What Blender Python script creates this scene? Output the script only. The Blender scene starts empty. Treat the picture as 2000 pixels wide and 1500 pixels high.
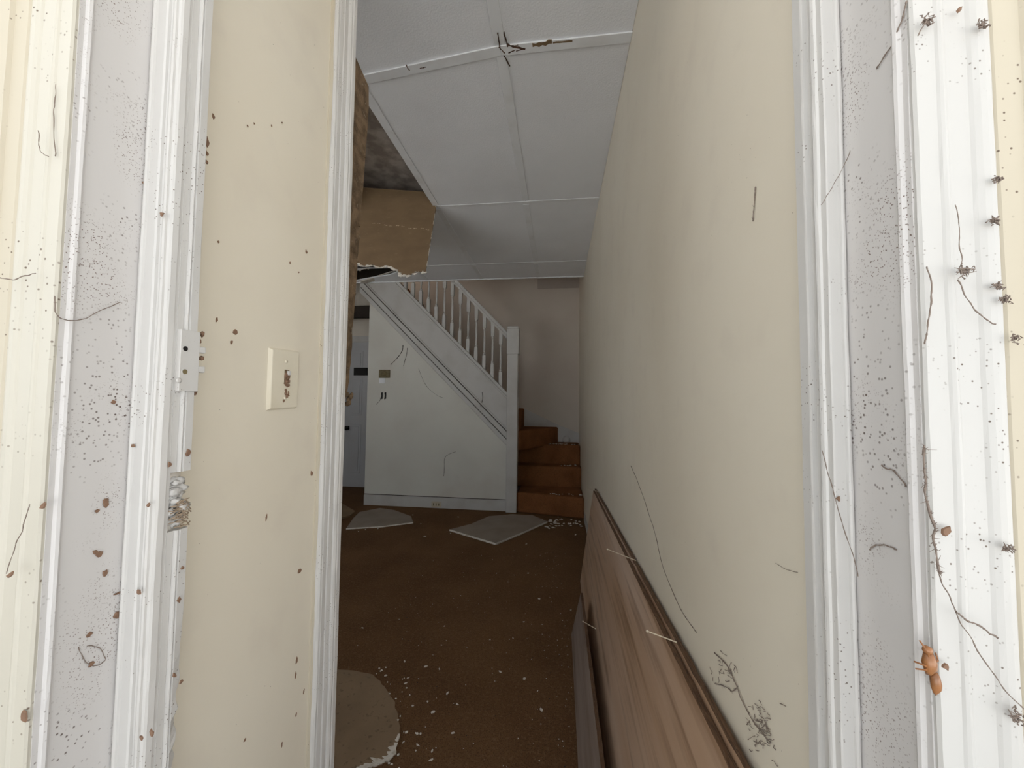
import bpy, bmesh, math, random
from mathutils import Vector, Matrix, noise
random.seed(7)

# ---------------------------------------------------------------- camera
FPX, CAMH = 745.0, 1.2
sc = bpy.context.scene
COL = sc.collection
_d = Vector((91, -35, -FPX)).normalized()              # hall direction (+Y) in camera axes
_u = Vector((.0107, 1, 0)); _u.z = (_u.x*_d.x + _u.y*_d.y) / -_d.z
_u.normalize()
_r = _d.cross(_u).normalized()
cam = bpy.data.cameras.new('camera'); cam_o = bpy.data.objects.new('camera', cam); COL.objects.link(cam_o)
cam.sensor_width = 36; cam.lens = 36*FPX/2000; cam.clip_start = .01
cam_o.matrix_world = Matrix(((_r.x, _r.y, _r.z, 0), (_d.x, _d.y, _d.z, 0), (_u.x, _u.y, _u.z, CAMH), (0, 0, 0, 1)))
sc.camera = cam_o
def at(px, py, ax, val):
    """point where the sight line of a photo pixel meets the plane axis=val"""
    v = Vector((px-1000, 750-py, -FPX)); w = Vector((v.dot(_r), v.dot(_d), v.dot(_u)))
    t = (val - (CAMH if ax == 2 else 0)) / w[ax]; p = w*t; p.z += CAMH
    return p

# ---------------------------------------------------------------- daylight and exposure
world = bpy.data.worlds.new('overcast_sky'); sc.world = world; world.use_nodes = True
bg = world.node_tree.nodes['Background']
bg.inputs[0].default_value = (.88, .94, 1.0, 1); bg.inputs[1].default_value = 0.70
sun = bpy.data.lights.new('sun', 'SUN'); sun.energy = 17.0; sun.angle = .02; sun.color = (1, .97, .92)
sun_o = bpy.data.objects.new('sun', sun); COL.objects.link(sun_o)      # high, over the roof behind the facade: lights the yard only
sun_o.location = (2, 4, 12); sun_o.rotation_euler = (math.radians(-18), math.radians(8), 0)
sc.view_settings.view_transform = 'Standard'; sc.view_settings.look = 'None'
sc.view_settings.exposure = 1.03; sc.view_settings.gamma = 1; sc.view_settings.use_curve_mapping = False

# ---------------------------------------------------------------- materials
def srgb(r, g, b):
    f = lambda c: (c/255/12.92 if c/255 <= .04045 else ((c/255+.055)/1.055)**2.4)
    return (f(r), f(g), f(b), 1)
def mat(name, base, rough=.6, var=None, bump=None, specks=(), stretch=(1, 1, 1), spec=.4, streak=None):
    m = bpy.data.materials.new(name); m.use_nodes = True
    nt = m.node_tree; N = nt.nodes; L = nt.links; b = N['Principled BSDF']
    b.inputs['Roughness'].default_value = rough; b.inputs['Specular IOR Level'].default_value = spec
    b.inputs['Base Color'].default_value = base
    tc = N.new('ShaderNodeTexCoord'); mp = N.new('ShaderNodeMapping'); L.new(tc.outputs['Object'], mp.inputs[0])
    mp.inputs['Scale'].default_value = stretch
    cur = None
    def mix(fac, c2, amt):
        nonlocal cur
        mx = N.new('ShaderNodeMix'); mx.data_type = 'RGBA'
        mu = N.new('ShaderNodeMath'); mu.operation = 'MULTIPLY'; L.new(fac, mu.inputs[0]); mu.inputs[1].default_value = amt
        L.new(mu.outputs[0], mx.inputs[0])
        if cur is None: mx.inputs[6].default_value = base
        else: L.new(cur, mx.inputs[6])
        mx.inputs[7].default_value = c2; cur = mx.outputs[2]
    def ramp(src, lo, hi):
        r = N.new('ShaderNodeMapRange'); L.new(src, r.inputs[0]); r.inputs[1].default_value = lo; r.inputs[2].default_value = hi
        return r.outputs[0]
    def nz(scale, det=4, vec=None):
        n = N.new('ShaderNodeTexNoise'); n.inputs['Scale'].default_value = scale; n.inputs['Detail'].default_value = det
        L.new(vec or mp.outputs[0], n.inputs['Vector']); return n.outputs[0]
    for c2, scale, lo, hi, amt in (var or ()):
        mix(ramp(nz(scale), lo, hi), c2, amt)
    if streak:
        c2, sx, sz, lo, hi, amt = streak
        mp2 = N.new('ShaderNodeMapping'); L.new(tc.outputs['Object'], mp2.inputs[0]); mp2.inputs['Scale'].default_value = (sx, sx, sz)
        mix(ramp(nz(1, 5, mp2.outputs[0]), lo, hi), c2, amt)
    for c2, scale, rad, mscale, mlo, mhi in specks:
        v = N.new('ShaderNodeTexVoronoi'); v.inputs['Scale'].default_value = scale; L.new(tc.outputs['Object'], v.inputs['Vector'])
        a = ramp(v.outputs['Distance'], rad, rad*.55)
        bm_ = ramp(nz(mscale, 2, tc.outputs['Object']), mlo, mhi)
        mu = N.new('ShaderNodeMath'); mu.operation = 'MULTIPLY'; L.new(a, mu.inputs[0]); L.new(bm_, mu.inputs[1])
        mix(mu.outputs[0], c2, 1)
    if cur is not None: L.new(cur, b.inputs['Base Color'])
    if bump:
        scale, strength, dist = bump
        bn = N.new('ShaderNodeBump'); bn.inputs['Strength'].default_value = strength; bn.inputs['Distance'].default_value = dist
        L.new(nz(scale, 6), bn.inputs['Height']); L.new(bn.outputs[0], b.inputs['Normal'])
    return m
BROWN = srgb(92, 72, 58)
M = {}
M['trim'] = mat('white_gloss_paint', srgb(210, 208, 205), .38, [(srgb(192, 185, 177), 9, .45, .75, .5)], (260, .10, .0005),
                [(srgb(105, 92, 82), 230, .2, 14, .5, .62)], (1, 1, .12))
M['jamb'] = mat('speckled_jamb_paint', srgb(212, 209, 207), .42, [(srgb(194, 189, 186), 6, .4, .75, .6)], (300, .12, .0005),
                [(srgb(98, 84, 78), 190, .26, 7, .46, .6), (srgb(120, 104, 96), 420, .3, 9, .47, .6)], (1, 1, .15))
M['cream'] = mat('cream_paint', srgb(196, 187, 168), .5, [(srgb(186, 174, 150), 8, .4, .7, .5)], (200, .1, .0005),
                 [(srgb(110, 94, 80), 150, .16, 12, .52, .64)], (1, 1, .12))
M['wall'] = mat('cream_wall_paint', srgb(234, 226, 209), .45, [(srgb(226, 216, 197), 2.2, .4, .7, .6), (srgb(216, 206, 192), 11, .55, .8, .35)],
                (120, .12, .001), [(srgb(110, 92, 74), 60, .05, 5, .5, .62)])
M['wallback'] = mat('stairwell_paint', srgb(206, 197, 186), .7, [(srgb(192, 178, 168), 1.6, .4, .7, .6)], (90, .15, .001))
M['panel'] = mat('ceiling_panel_white', srgb(240, 242, 246), .5, [(srgb(230, 231, 235), 3, .4, .7, .5)], (150, .55, .0022),
                 [(srgb(130, 118, 108), 30, .03, 5, .55, .65)])
M['batten'] = mat('ceiling_batten_white', srgb(234, 236, 239), .5, [(srgb(212, 210, 208), 7, .5, .75, .5)], (140, .2, .001))
M['plaster'] = mat('old_mottled_plaster', srgb(205, 196, 186), .9, [(srgb(150, 138, 128), 9, .4, .6, .8), (srgb(190, 182, 172), 26, .55, .7, .5)], (60, .5, .004))
M['tan'] = mat('tan_fibreboard', srgb(126, 104, 78), .9, [(srgb(110, 90, 68), 5, .4, .7, .6), (srgb(156, 132, 104), 30, .6, .75, .3)], (200, .2, .001), stretch=(1, 1, 3))
M['plate'] = mat('switch_plate', srgb(230, 222, 203), .4, [(srgb(214, 203, 180), 12, .45, .7, .5)])
M['fibre'] = mat('brown_fibre', srgb(160, 142, 122), .9)
M['torn'] = mat('torn_white_paper', srgb(220, 214, 204), .9, [(srgb(180, 168, 150), 40, .5, .7, .7)], (200, .4, .002))
M['crumble'] = mat('crumbling_brown_plaster', srgb(128, 106, 82), .95, [(srgb(84, 68, 50), 45, .4, .6, .8), (srgb(170, 154, 132), 90, .62, .74, .6)], (160, .8, .004))
M['carpet'] = mat('brown_carpet', srgb(112, 84, 58), .95, [(srgb(90, 64, 42), 3, .4, .7, .7), (srgb(132, 104, 78), 90, .5, .7, .5), (srgb(64, 46, 32), 240, .5, .65, .6)], (420, .6, .004), spec=.1)
M['stairc'] = mat('rust_stair_carpet', srgb(138, 92, 58), .95, [(srgb(106, 66, 40), 5, .4, .7, .7), (srgb(70, 42, 26), 200, .5, .65, .5)], (420, .6, .004), spec=.1)
M['screed'] = mat('bare_screed', srgb(140, 118, 94), .9, [(srgb(116, 96, 76), 6, .4, .7, .6), (srgb(96, 78, 60), 60, .6, .7, .6)], (90, .3, .002))
M['ply'] = mat('weathered_plywood', srgb(184, 152, 124), .45, [(srgb(204, 182, 164), 2, .35, .7, .8), (srgb(128, 98, 74), 5, .5, .7, .7), (srgb(96, 72, 58), 9, .62, .75, .5)], (60, .12, .001), stretch=(3, .35, 7),
               streak=None)
M['plyedge'] = mat('plywood_edge', srgb(112, 84, 62), .8, [(srgb(70, 52, 40), 30, .45, .6, .8), (srgb(176, 152, 128), 60, .6, .7, .6)], (200, .5, .002), stretch=(20, .4, 20))
M['plank'] = mat('grey_plank', srgb(150, 134, 124), .6, [(srgb(108, 92, 82), 3, .4, .65, .7), (srgb(60, 48, 44), 4, .66, .74, .8)], (80, .2, .001), stretch=(3, .7, 8))
M['stairwall'] = mat('grey_white_wall', srgb(216, 215, 207), .6, [(srgb(202, 198, 190), 2, .4, .7, .6), (srgb(188, 172, 160), 1.2, .6, .8, .5)], (90, .12, .001))
M['white_far'] = mat('grey_white_woodwork', srgb(196, 194, 191), .5, [(srgb(178, 174, 168), 5, .45, .7, .6)], (120, .15, .001))
M['door'] = mat('white_door_paint', srgb(184, 185, 188), .5, [(srgb(180, 178, 178), 5, .45, .7, .5)], (120, .1, .001))
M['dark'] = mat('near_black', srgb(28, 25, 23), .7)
M['darkwood'] = mat('shade_dark_brown', srgb(52, 44, 38), .8, [(srgb(34, 28, 24), 8, .4, .7, .7)])
M['chip'] = mat('plaster_chip_white', srgb(206, 198, 188), .9, [(srgb(168, 152, 136), 30, .45, .7, .6)])
M['flake'] = mat('brown_leaf_flake', srgb(138, 108, 88), .8, [(srgb(96, 74, 58), 60, .4, .7, .7)])
M['web'] = mat('dusty_cobweb', srgb(134, 121, 112), 1, spec=.05)
M['brass'] = mat('tarnished_plate', srgb(120, 108, 78), .6, [(srgb(80, 70, 50), 60, .4, .7, .7)])
M['husk'] = mat('amber_husk', srgb(160, 108, 66), .3, [(srgb(112, 72, 44), 120, .4, .7, .7)], spec=.6)
M['board_grey'] = mat('grey_plasterboard', srgb(146, 134, 122), .9, [(srgb(126, 114, 102), 5, .4, .7, .6)], (120, .15, .001))
M['ext'] = mat('exterior_render', srgb(214, 206, 190), .85, [(srgb(190, 182, 168), 3, .4, .7, .6)], (60, .3, .003))
M['concrete'] = mat('porch_concrete', srgb(152, 153, 154), .9, [(srgb(134, 134, 134), 4, .4, .7, .6)], (80, .3, .003))
M['plainwall'] = mat('room_paint', srgb(216, 208, 196), .8, [(srgb(200, 190, 176), 2, .4, .7, .5)])
g = bpy.data.materials.new('window_glass'); g.use_nodes = True
_n = g.node_tree; _n.nodes.clear(); _o = _n.nodes.new('ShaderNodeOutputMaterial'); _m = _n.nodes.new('ShaderNodeMixShader')
_t = _n.nodes.new('ShaderNodeBsdfTransparent'); _g = _n.nodes.new('ShaderNodeBsdfGlossy'); _g.inputs['Roughness'].default_value = .05
_m.inputs[0].default_value = .06; _n.links.new(_t.outputs[0], _m.inputs[1]); _n.links.new(_g.outputs[0], _m.inputs[2]); _n.links.new(_m.outputs[0], _o.inputs[0])
M['added_glass'] = g

# ---------------------------------------------------------------- mesh helpers
class MB:
    def __init__(s): s.v = []; s.f = []
    def add(s, vs, fs):
        n = len(s.v); s.v += [Vector(v) for v in vs]; s.f += [tuple(i+n for i in f) for f in fs]; return s
    def box(s, x0, x1, y0, y1, z0, z1):
        return s.add([(x, y, z) for z in (z0, z1) for y in (y0, y1) for x in (x0, x1)],
                     [(0, 2, 3, 1), (4, 5, 7, 6), (0, 1, 5, 4), (2, 6, 7, 3), (0, 4, 6, 2), (1, 3, 7, 5)])
    def prism(s, a, b):
        n = len(a)
        return s.add(list(a)+list(b), [tuple(range(n))[::-1], tuple(range(n, 2*n))] + [(i, (i+1) % n, n+(i+1) % n, n+i) for i in range(n)])
    def xz(s, pts, y0, y1): return s.prism([(x, y0, z) for x, z in pts], [(x, y1, z) for x, z in pts])
    def xy(s, pts, z0, z1): return s.prism([(x, y, z0) for x, y in pts], [(x, y, z1) for x, y in pts])
    def yz(s, pts, x0, x1): return s.prism([(x0, y, z) for y, z in pts], [(x1, y, z) for y, z in pts])
    def tube(s, pts, r, n=6):
        pts = [Vector(p) for p in pts]; k = len(pts); base = len(s.v)
        rs = r if isinstance(r, (list, tuple)) else [r]*k
        for i, p in enumerate(pts):
            t = (pts[min(i+1, k-1)]-pts[max(i-1, 0)]).normalized()
            a = t.orthogonal().normalized() if i == 0 else (a - t*a.dot(t)).normalized()
            b = t.cross(a)
            for j in range(n):
                an = 2*math.pi*j/n; s.v.append(p+(a*math.cos(an)+b*math.sin(an))*rs[i])
        for i in range(k-1):
            for j in range(n):
                j2 = (j+1) % n; s.f.append((base+i*n+j, base+i*n+j2, base+(i+1)*n+j2, base+(i+1)*n+j))
        s.f.append(tuple(base+j for j in range(n))[::-1]); s.f.append(tuple(base+(k-1)*n+j for j in range(n)))
        return s
    def lathe(s, prof, c, n=12, ax=2):
        base = len(s.v); k = len(prof)
        for r, h in prof:
            for j in range(n):
                an = 2*math.pi*j/n; q = [math.cos(an)*r, math.sin(an)*r]
                v = [0, 0, 0]; o = [i for i in range(3) if i != ax]; v[o[0]] = q[0]; v[o[1]] = q[1]; v[ax] = h
                s.v.append(Vector(v)+Vector(c))
        for i in range(k-1):
            for j in range(n):
                j2 = (j+1) % n; s.f.append((base+i*n+j, base+i*n+j2, base+(i+1)*n+j2, base+(i+1)*n+j))
        s.f.append(tuple(base+j for j in range(n))[::-1]); s.f.append(tuple(base+(k-1)*n+j for j in range(n)))
        return s
    def blob(s, c, rx, ry, rz, seed=0, jit=.3, sub=1):
        bm = bmesh.new(); bmesh.ops.create_icosphere(bm, subdivisions=sub, radius=1)
        rnd = random.Random(seed)
        vs = [Vector((v.co.x*rx, v.co.y*ry, v.co.z*rz))*(1+rnd.uniform(-jit, jit)) + Vector(c) for v in bm.verts]
        fs = [tuple(v.index for v in f.verts) for f in bm.faces]; bm.free()
        return s.add(vs, fs)
def wloc(o):
    p = Vector((0, 0, 0))
    while o: p += o.location; o = o.parent
    return p
def obj(name, mb, m, parent=None, bevel=0, smooth=False, segs=2):
    if parent: org = wloc(parent)
    else:
        xs = [v.x for v in mb.v]; ys = [v.y for v in mb.v]; zs = [v.z for v in mb.v]
        org = Vector(((min(xs)+max(xs))/2, (min(ys)+max(ys))/2, min(zs)))
    me = bpy.data.meshes.new(name); me.from_pydata([tuple(v-org) for v in mb.v], [], mb.f)
    bm = bmesh.new(); bm.from_mesh(me); bmesh.ops.recalc_face_normals(bm, faces=bm.faces); bm.to_mesh(me); bm.free()
    me.materials.append(M[m] if isinstance(m, str) else m)
    if smooth: me.shade_smooth()
    o = bpy.data.objects.new(name, me); COL.objects.link(o)
    if parent: o.parent = parent
    else: o.location = org
    if bevel:
        bv = o.modifiers.new('bevel', 'BEVEL'); bv.width = bevel; bv.segments = segs; bv.limit_method = 'ANGLE'
    return o
def tag(o, label, cat, group=None, kind=None):
    o['label'] = label; o['category'] = cat
    if group: o['group'] = group
    if kind: o['kind'] = kind
    return o
def struct(o, label=None):
    o['kind'] = 'structure'
    if label: o['label'] = label
    return o
def empty(name, loc):
    e = bpy.data.objects.new(name, None); e.empty_display_size = .05; e.location = loc; COL.objects.link(e); return e
def strand(pts, r, wig=.002, n=10, seed=0):
    """smooth wiggly thread through points"""
    rnd = random.Random(seed); pts = [Vector(p) for p in pts]; out = []
    for i in range(len(pts)-1):
        p0 = pts[max(i-1, 0)]; p1 = pts[i]; p2 = pts[i+1]; p3 = pts[min(i+2, len(pts)-1)]
        for k in range(n):
            t = k/n
            out.append(.5*((2*p1)+(p2-p0)*t+(2*p0-5*p1+4*p2-p3)*t*t+(3*p1-p0-3*p2+p3)*t**3) + wig*.9*noise.noise_vector(Vector((len(out)*.22, seed*7.3, 1.7))))
    out.append(pts[-1])
    return MB().tube(out, [r*rnd.uniform(.6, 1.3) for _ in out], 5)

# ---------------------------------------------------------------- setting: dimensions (metres)
XR, XL = .266, -.5             # hall walls
ZC, ZO = 2.579, 2.86           # dropped ceiling, old ceiling above it
YS, YB = 4.20, 5.08            # under-stair wall, stairwell back wall
XF = -3.9                      # far side of the open room on the left
Y0, Y1 = .335, .44             # front wall thickness
JL, JR = -.495, .268           # door jambs

# floor and ground
fl = struct(obj('floor', MB().box(XF, XR+.12, Y0, 5.2, -.12, 0), 'carpet'), 'dark brown stained carpet floor')
ctl = [(-1.35, 1.45), (-1.2, 1.6), (-.964, 1.645), (-.83, 1.64), (-.764, 1.612), (-.70, 1.56), (-.64, 1.50), (-.585, 1.42), (-.553, 1.34), (-.545, 1.28), (-.572, 1.25), (-.62, 1.225), (-.70, 1.17), (-.85, 1.1), (-1.1, 1.08), (-1.3, 1.2)]
patch = []
for k in range(len(ctl)):
    for t in (0, .25, .5, .75):
        p0, p1, p2, p3 = [Vector(ctl[(k+i) % len(ctl)]) for i in (-1, 0, 1, 2)]
        q = .5*((2*p1)+(p2-p0)*t+(2*p0-5*p1+4*p2-p3)*t*t+(3*p1-p0-3*p2+p3)*t**3)
        patch.append((q.x+.010*noise.noise((len(patch)*.7, 0, 0)), q.y+.010*noise.noise((len(patch)*.7, 5, 0))))
obj('bare_patch', MB().xy(patch, .0005, .004), 'screed', fl)
rim = MB(); no = len(patch)
def rim_pt(i, f):                                       # f: 0 at the screed, 1 at the carpet
    t = i/3; k0 = int(t) % no; k1 = (k0+1) % no; q = Vector((*patch[k0], 0)).lerp(Vector((*patch[k1], 0)), t-int(t))
    low = max(0, min(1, (1.40-q.y)/.12)) * (1 if q.x > -.8 else .3)
    w = (.004+.045*low) * (.35+1.1*abs(noise.noise((i*.23, 6, 0)))) + .006*abs(noise.noise((i*.37, 2, 0)))
    d = (q-Vector((-.93, 1.37, 0))).normalized()
    return q + d*(.006*noise.noise((i*.8, 4, f)) - w*(1-f))
n3 = no*3
for i in range(n3):
    j = (i+1) % n3
    if (rim_pt(i, 0)-rim_pt(i, 1)).length < .008: continue
    A = [rim_pt(i, 0), rim_pt(j, 0), rim_pt(j, 1), rim_pt(i, 1)]
    h0, h1 = .005+.002*noise.noise((i*.6, 0, 0)), .007+.003*noise.noise((i*.5, 9, 0))
    rim.prism([v+Vector((0, 0, .0035)) for v in A], [A[0]+Vector((0, 0, h0)), A[1]+Vector((0, 0, h0)), A[2]+Vector((0, 0, h1)), A[3]+Vector((0, 0, h1))])
obj('torn_edge', rim, 'torn', fl)
mb = MB()
for k in range(30):
    p = Vector(random.choice(patch[12:40])); p += (p-Vector((-.93, 1.37))).normalized()*abs(random.gauss(.01, .04)); s_ = random.uniform(.0015, .0045)
    mb.blob((p.x, p.y, .002), s_*1.3, s_, .003, k, .35)
obj('torn_crumbs', mb, 'torn', fl)['kind'] = 'stuff'
struct(obj('floor_porch', MB().box(-30, 30, -30, Y0-.001, -.2, -.02), 'concrete'), 'pale concrete ground outside the doorway')

struct(obj('ceiling_added_porch', MB().box(-1.15, 2.2, -1.0, Y0-.03, 2.75, 2.85), 'plainwall'), 'added unseen porch roof over the front door')  # out of view, added to hold sky light off the door frame
struct(obj('wall_added_porch', MB().box(-1.3, -1.18, -1.0, Y0-.03, 0, 1.1), 'ext'), 'added unseen low side wall of the porch')  # out of view, added to dim the jamb by the long wall
# front wall with the doorway and an added window for the side room
WX0, WX1, WZ0, WZ1 = -3.75, -1.4, .5, 2.45
mb = MB()
mb.box(JL-.02, JR+.02, Y0, Y1, 2.56, 3.2); mb.box(JR+.02, 4, Y0, Y1, -.12, 3.2)
mb.box(WX1, JL-.02, Y0, Y1, -.12, 3.2); mb.box(XF-.2, WX0, Y0, Y1, -.12, 3.2)
mb.box(WX0, WX1, Y0, Y1, -.12, WZ0); mb.box(WX0, WX1, Y0, Y1, WZ1, 3.2)
struct(obj('wall_front', mb, 'ext'), 'front house wall around the doorway')
mb = MB()
for x in (WX0, (WX0+WX1)/2-.025, WX1-.05): mb.box(x, x+.05, Y0+.02, Y1-.02, WZ0, WZ1)
for z in (WZ0, WZ1-.05): mb.box(WX0, WX1, Y0+.02, Y1-.02, z, z+.05)
w1 = struct(obj('window_added_side', mb, 'trim'), 'added unseen white framed window of the side room')  # unseen opening added to bring daylight into the interior
for x0, x1 in ((WX0+.05, (WX0+WX1)/2-.025), ((WX0+WX1)/2+.025, WX1-.05)):
    obj('pane', MB().box(x0, x1, Y0+.05, Y0+.056, WZ0+.05, WZ1-.05), 'added_glass', w1)

w2 = struct(obj('window_added_transom', MB().box(JL-.02, JR+.02, Y0+.01, Y1-.01, 2.12, 2.15).box(JL-.02, JR+.02, Y0+.01, Y1-.01, 2.53, 2.56).box(JL-.02, JL+.01, Y0+.01, Y1-.01, 2.15, 2.53).box(JR-.01, JR+.02, Y0+.01, Y1-.01, 2.15, 2.53), 'trim'), 'added unseen transom window over the front door')  # unseen, added to brighten the hall ceiling
obj('pane', MB().box(JL+.01, JR-.01, Y0+.05, Y0+.056, 2.15, 2.53), 'added_glass', w2)

# right wall, back walls, side room
struct(obj('wall_right', MB().box(XR, XR+.12, Y1, 5.2, 0, 4.6), 'wall'), 'long cream painted hall wall')
wb = struct(obj('wall_back', MB().box(-2.21, XR, YB, YB+.12, 0, 4.6), 'wallback'), 'pinkish beige wall behind the stairs')
p, q = at(1050, 545, 1, YB), at(1132, 562, 1, YB)
obj('patch', MB().box(p.x, XR-.001, YB-.006, YB+.001, q.z, p.z+.3), mat('patch_paint', srgb(178, 168, 160), .7), wb)
struct(obj('wall_passage', MB().box(XF, -2.21, 5.02, 5.2, 0, ZO), 'plainwall'), 'dim wall around the rear door')
struct(obj('wall_left', MB().box(XF-.12, XF, Y1, 5.2, 0, ZO), 'plainwall'), 'far wall of the side room')
struct(obj('wall_stairwell', MB().box(-4, XR, YS-.012, YS+.0, ZO+.001, 4.6).box(-4, -3.9, YS, 5.2, 2.9, 4.6).box(-4, -2.21, YB, YB+.12, 2.9, 4.6), 'wallback'), 'upper stairwell walls')
struct(obj('ceiling_stairwell', MB().box(-4, -2.6, YS, 5.2, 4.6, 4.7).box(-1.9, XR, YS, 5.2, 4.6, 4.7).box(-2.6, -1.9, YS, 4.3, 4.6, 4.7).box(-2.6, -1.9, 4.9, 5.2, 4.6, 4.7), 'plaster'), 'upper stairwell ceiling')

w3 = struct(obj('window_added_skylight', MB().box(-2.64, -2.6, 4.26, 4.94, 4.7, 4.76).box(-1.9, -1.86, 4.26, 4.94, 4.7, 4.76).box(-2.6, -1.9, 4.26, 4.3, 4.7, 4.76).box(-2.6, -1.9, 4.9, 4.94, 4.7, 4.76), 'white_far'), 'added unseen small skylight over the stairwell')  # unseen, added to light the wall behind the balusters
obj('pane', MB().box(-2.6, -1.9, 4.3, 4.9, 4.72, 4.726), 'added_glass', w3)

# partition with the light switch, its torn end
YP = .80
pw = struct(obj('wall_partition', MB().box(XL-.11, XL, Y1, YP, 0, ZO), 'wall'), 'short cream wall with the light switch')
wedge = []
zs = [1.17+.80*k/40 for k in range(41)]
edge = [(.842 + .02*min(1, k/3) + .062*(k/40) + .007*noise.noise((k*.55, 3, 0)), z) for k, z in enumerate(zs)]
pts = [(YP-.0, 1.17)] + edge + [(YP+.12, 2.03), (YP+.05, 2.05), (YP, 2.06)]
mb = MB().yz(pts, XL-.10, XL-.004)
for k in range(150):
    y, z = random.choice(edge); s = random.uniform(.0015, .0045)
    mb.blob((XL-.006+random.uniform(-.03, .003), y-random.uniform(0, .02), z+random.uniform(-.012, .012)), s, s, s*1.4, k, .35)
obj('torn_plaster', mb, 'crumble', pw)
p = at(681, 778, 0, XL-.004)
mb = MB()
for k in range(8): mb.blob((p.x+random.uniform(-.004, .006), p.y+random.uniform(-.006, .006), p.z+random.uniform(-.014, .012)), .005, .006, .008, k, .3)
obj('loose_plaster', mb, 'crumble', pw)

# ---------------------------------------------------------------- ceiling: old plaster above, panels and battens below
ce = struct(obj('ceiling', MB().box(XF-.12, XR+.12, Y0, YS-.012, ZO, ZO+.06).box(XF, -2.21, YS-.012, 5.2, ZO, ZO+.06), 'plaster'), 'white panelled ceiling with battens and missing panels')
cols = [XR, -.233, -.868, -1.50, -2.13, -2.76, -3.39, XF]
yrow = lambda r, x: {0: Y1, 1: 1.418 + max(0, -.23-x)*.115, 2: 2.572, 3: 3.722, 4: YS-.012}[r]
for c in range(7):
    for r in range(4):
        x1, x0 = cols[c]-.001, cols[c+1]+.001
        if (c, r) == (2, 1): continue                  # fallen panel
        if (c, r) in ((3, 3), (4, 3)): continue        # broken rear corner, built below
        obj('ceiling_panel', MB().xy([(x0, yrow(r, x0)+.001), (x1, yrow(r, x1)+.001), (x1, yrow(r+1, x1)-.001), (x0, yrow(r+1, x0)-.001)], ZC, ZC+.012), 'panel', ce)
# broken rear panels: ragged hole
yA, yB = 3.723, YS-.012
hole = [(at(u, v, 2, ZC).x, min(4.17, at(u, v, 2, ZC).y)) for u, v in [(672, 541), (684, 533), (697, 529), (715, 525), (738, 522), (752, 517), (760, 521), (772, 525), (781, 530), (762, 537), (730, 542), (698, 548), (676, 549)]]
h0 = max(hole, key=lambda q: q[0]); i0 = hole.index(h0); ring = hole[i0:]+hole[:i0]
def ring_area(r): return sum(r[i][0]*r[(i+1) % len(r)][1]-r[(i+1) % len(r)][0]*r[i][1] for i in range(len(r)))
if ring_area(ring) > 0: ring = [ring[0]]+ring[:0:-1]
outer = [(-1.501, h0[1]), (-1.501, yB), (-2.759, yB), (-2.759, yA), (-1.501, yA), (-1.501, h0[1]-.0005)]     # keyhole outline around the hole
obj('ceiling_panel', MB().xy(outer + [(h0[0], h0[1]-.0005)] + ring[1:] + [h0], ZC, ZC+.012), 'panel', ce)
for y_ in (3.76, 4.17): obj('void_shade_board', MB().box(-2.75, -1.52, y_-.02, y_+.005, ZC+.03, ZO-.001), 'darkwood', ce)  # added dark boards closing in the void so the hole stays dark
obj('void_shade_lid', MB().box(-2.75, -1.52, 3.77, 4.16, ZO-.03, ZO-.002), 'dark', ce)  # near-black board put in for the darkness seen through the hole
for x_ in (-2.74, -1.55): obj('void_shade_board', MB().box(x_, x_+.03, 3.77, 4.15, ZC+.03, ZO-.031), 'darkwood', ce)
mb = MB()
for k in range(26):
    x, y = random.choice(hole[1:7]); s = random.uniform(.008, .018)
    mb.blob((x+random.uniform(-.05, .05), y+random.uniform(-.02, .005), ZC-.003), s, s*.8, .004, k, .35)
obj('torn_paper', mb, 'torn', ce)['kind'] = 'stuff'
# dangling strip below the hole
pa, pb = at(703, 551, 1, 4.05), at(778, 527, 1, 4.0)
mb = MB().prism([pa, pa+Vector((0, .10, .01)), pa+Vector((0, .10, .018)), pa+Vector((0, 0, .012))],
                [pb, pb+Vector((0, .10, .0)), pb+Vector((0, .10, .012)), pb+Vector((0, 0, .012))])
obj('dangling_strip', mb, 'torn', ce)
# battens
for x in cols[1:-1]:
    for r in range(4):
        y0 = yrow(r, x)+.026 if r else Y1
        if x == cols[4] and r == 3: continue
        obj('batten', MB().box(x-.022, x+.022, y0, yrow(r+1, x)-.026 if r < 3 else YS-.014, ZC-.0035, ZC-.0002), 'batten', ce, .0015, segs=1)
for r in (1, 2, 3):
    for c in range(7):
        x1, x0 = cols[c], cols[c+1]; w = .022 if r == 1 else .016
        th = .006 if r == 1 else .0035
        f = lambda x, dy: (x, yrow(r, x)+dy)
        obj('cross_batten', MB().xy([f(x0, -w), f(x1, -w), f(x1, w), f(x0, w)], ZC-th, ZC-.0002), 'batten', ce, .0015, segs=1)
obj('end_trim', MB().box(XF, XR, YS-.03, YS-.013, ZC-.01, ZC+.02), 'batten', ce, .002)
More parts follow.
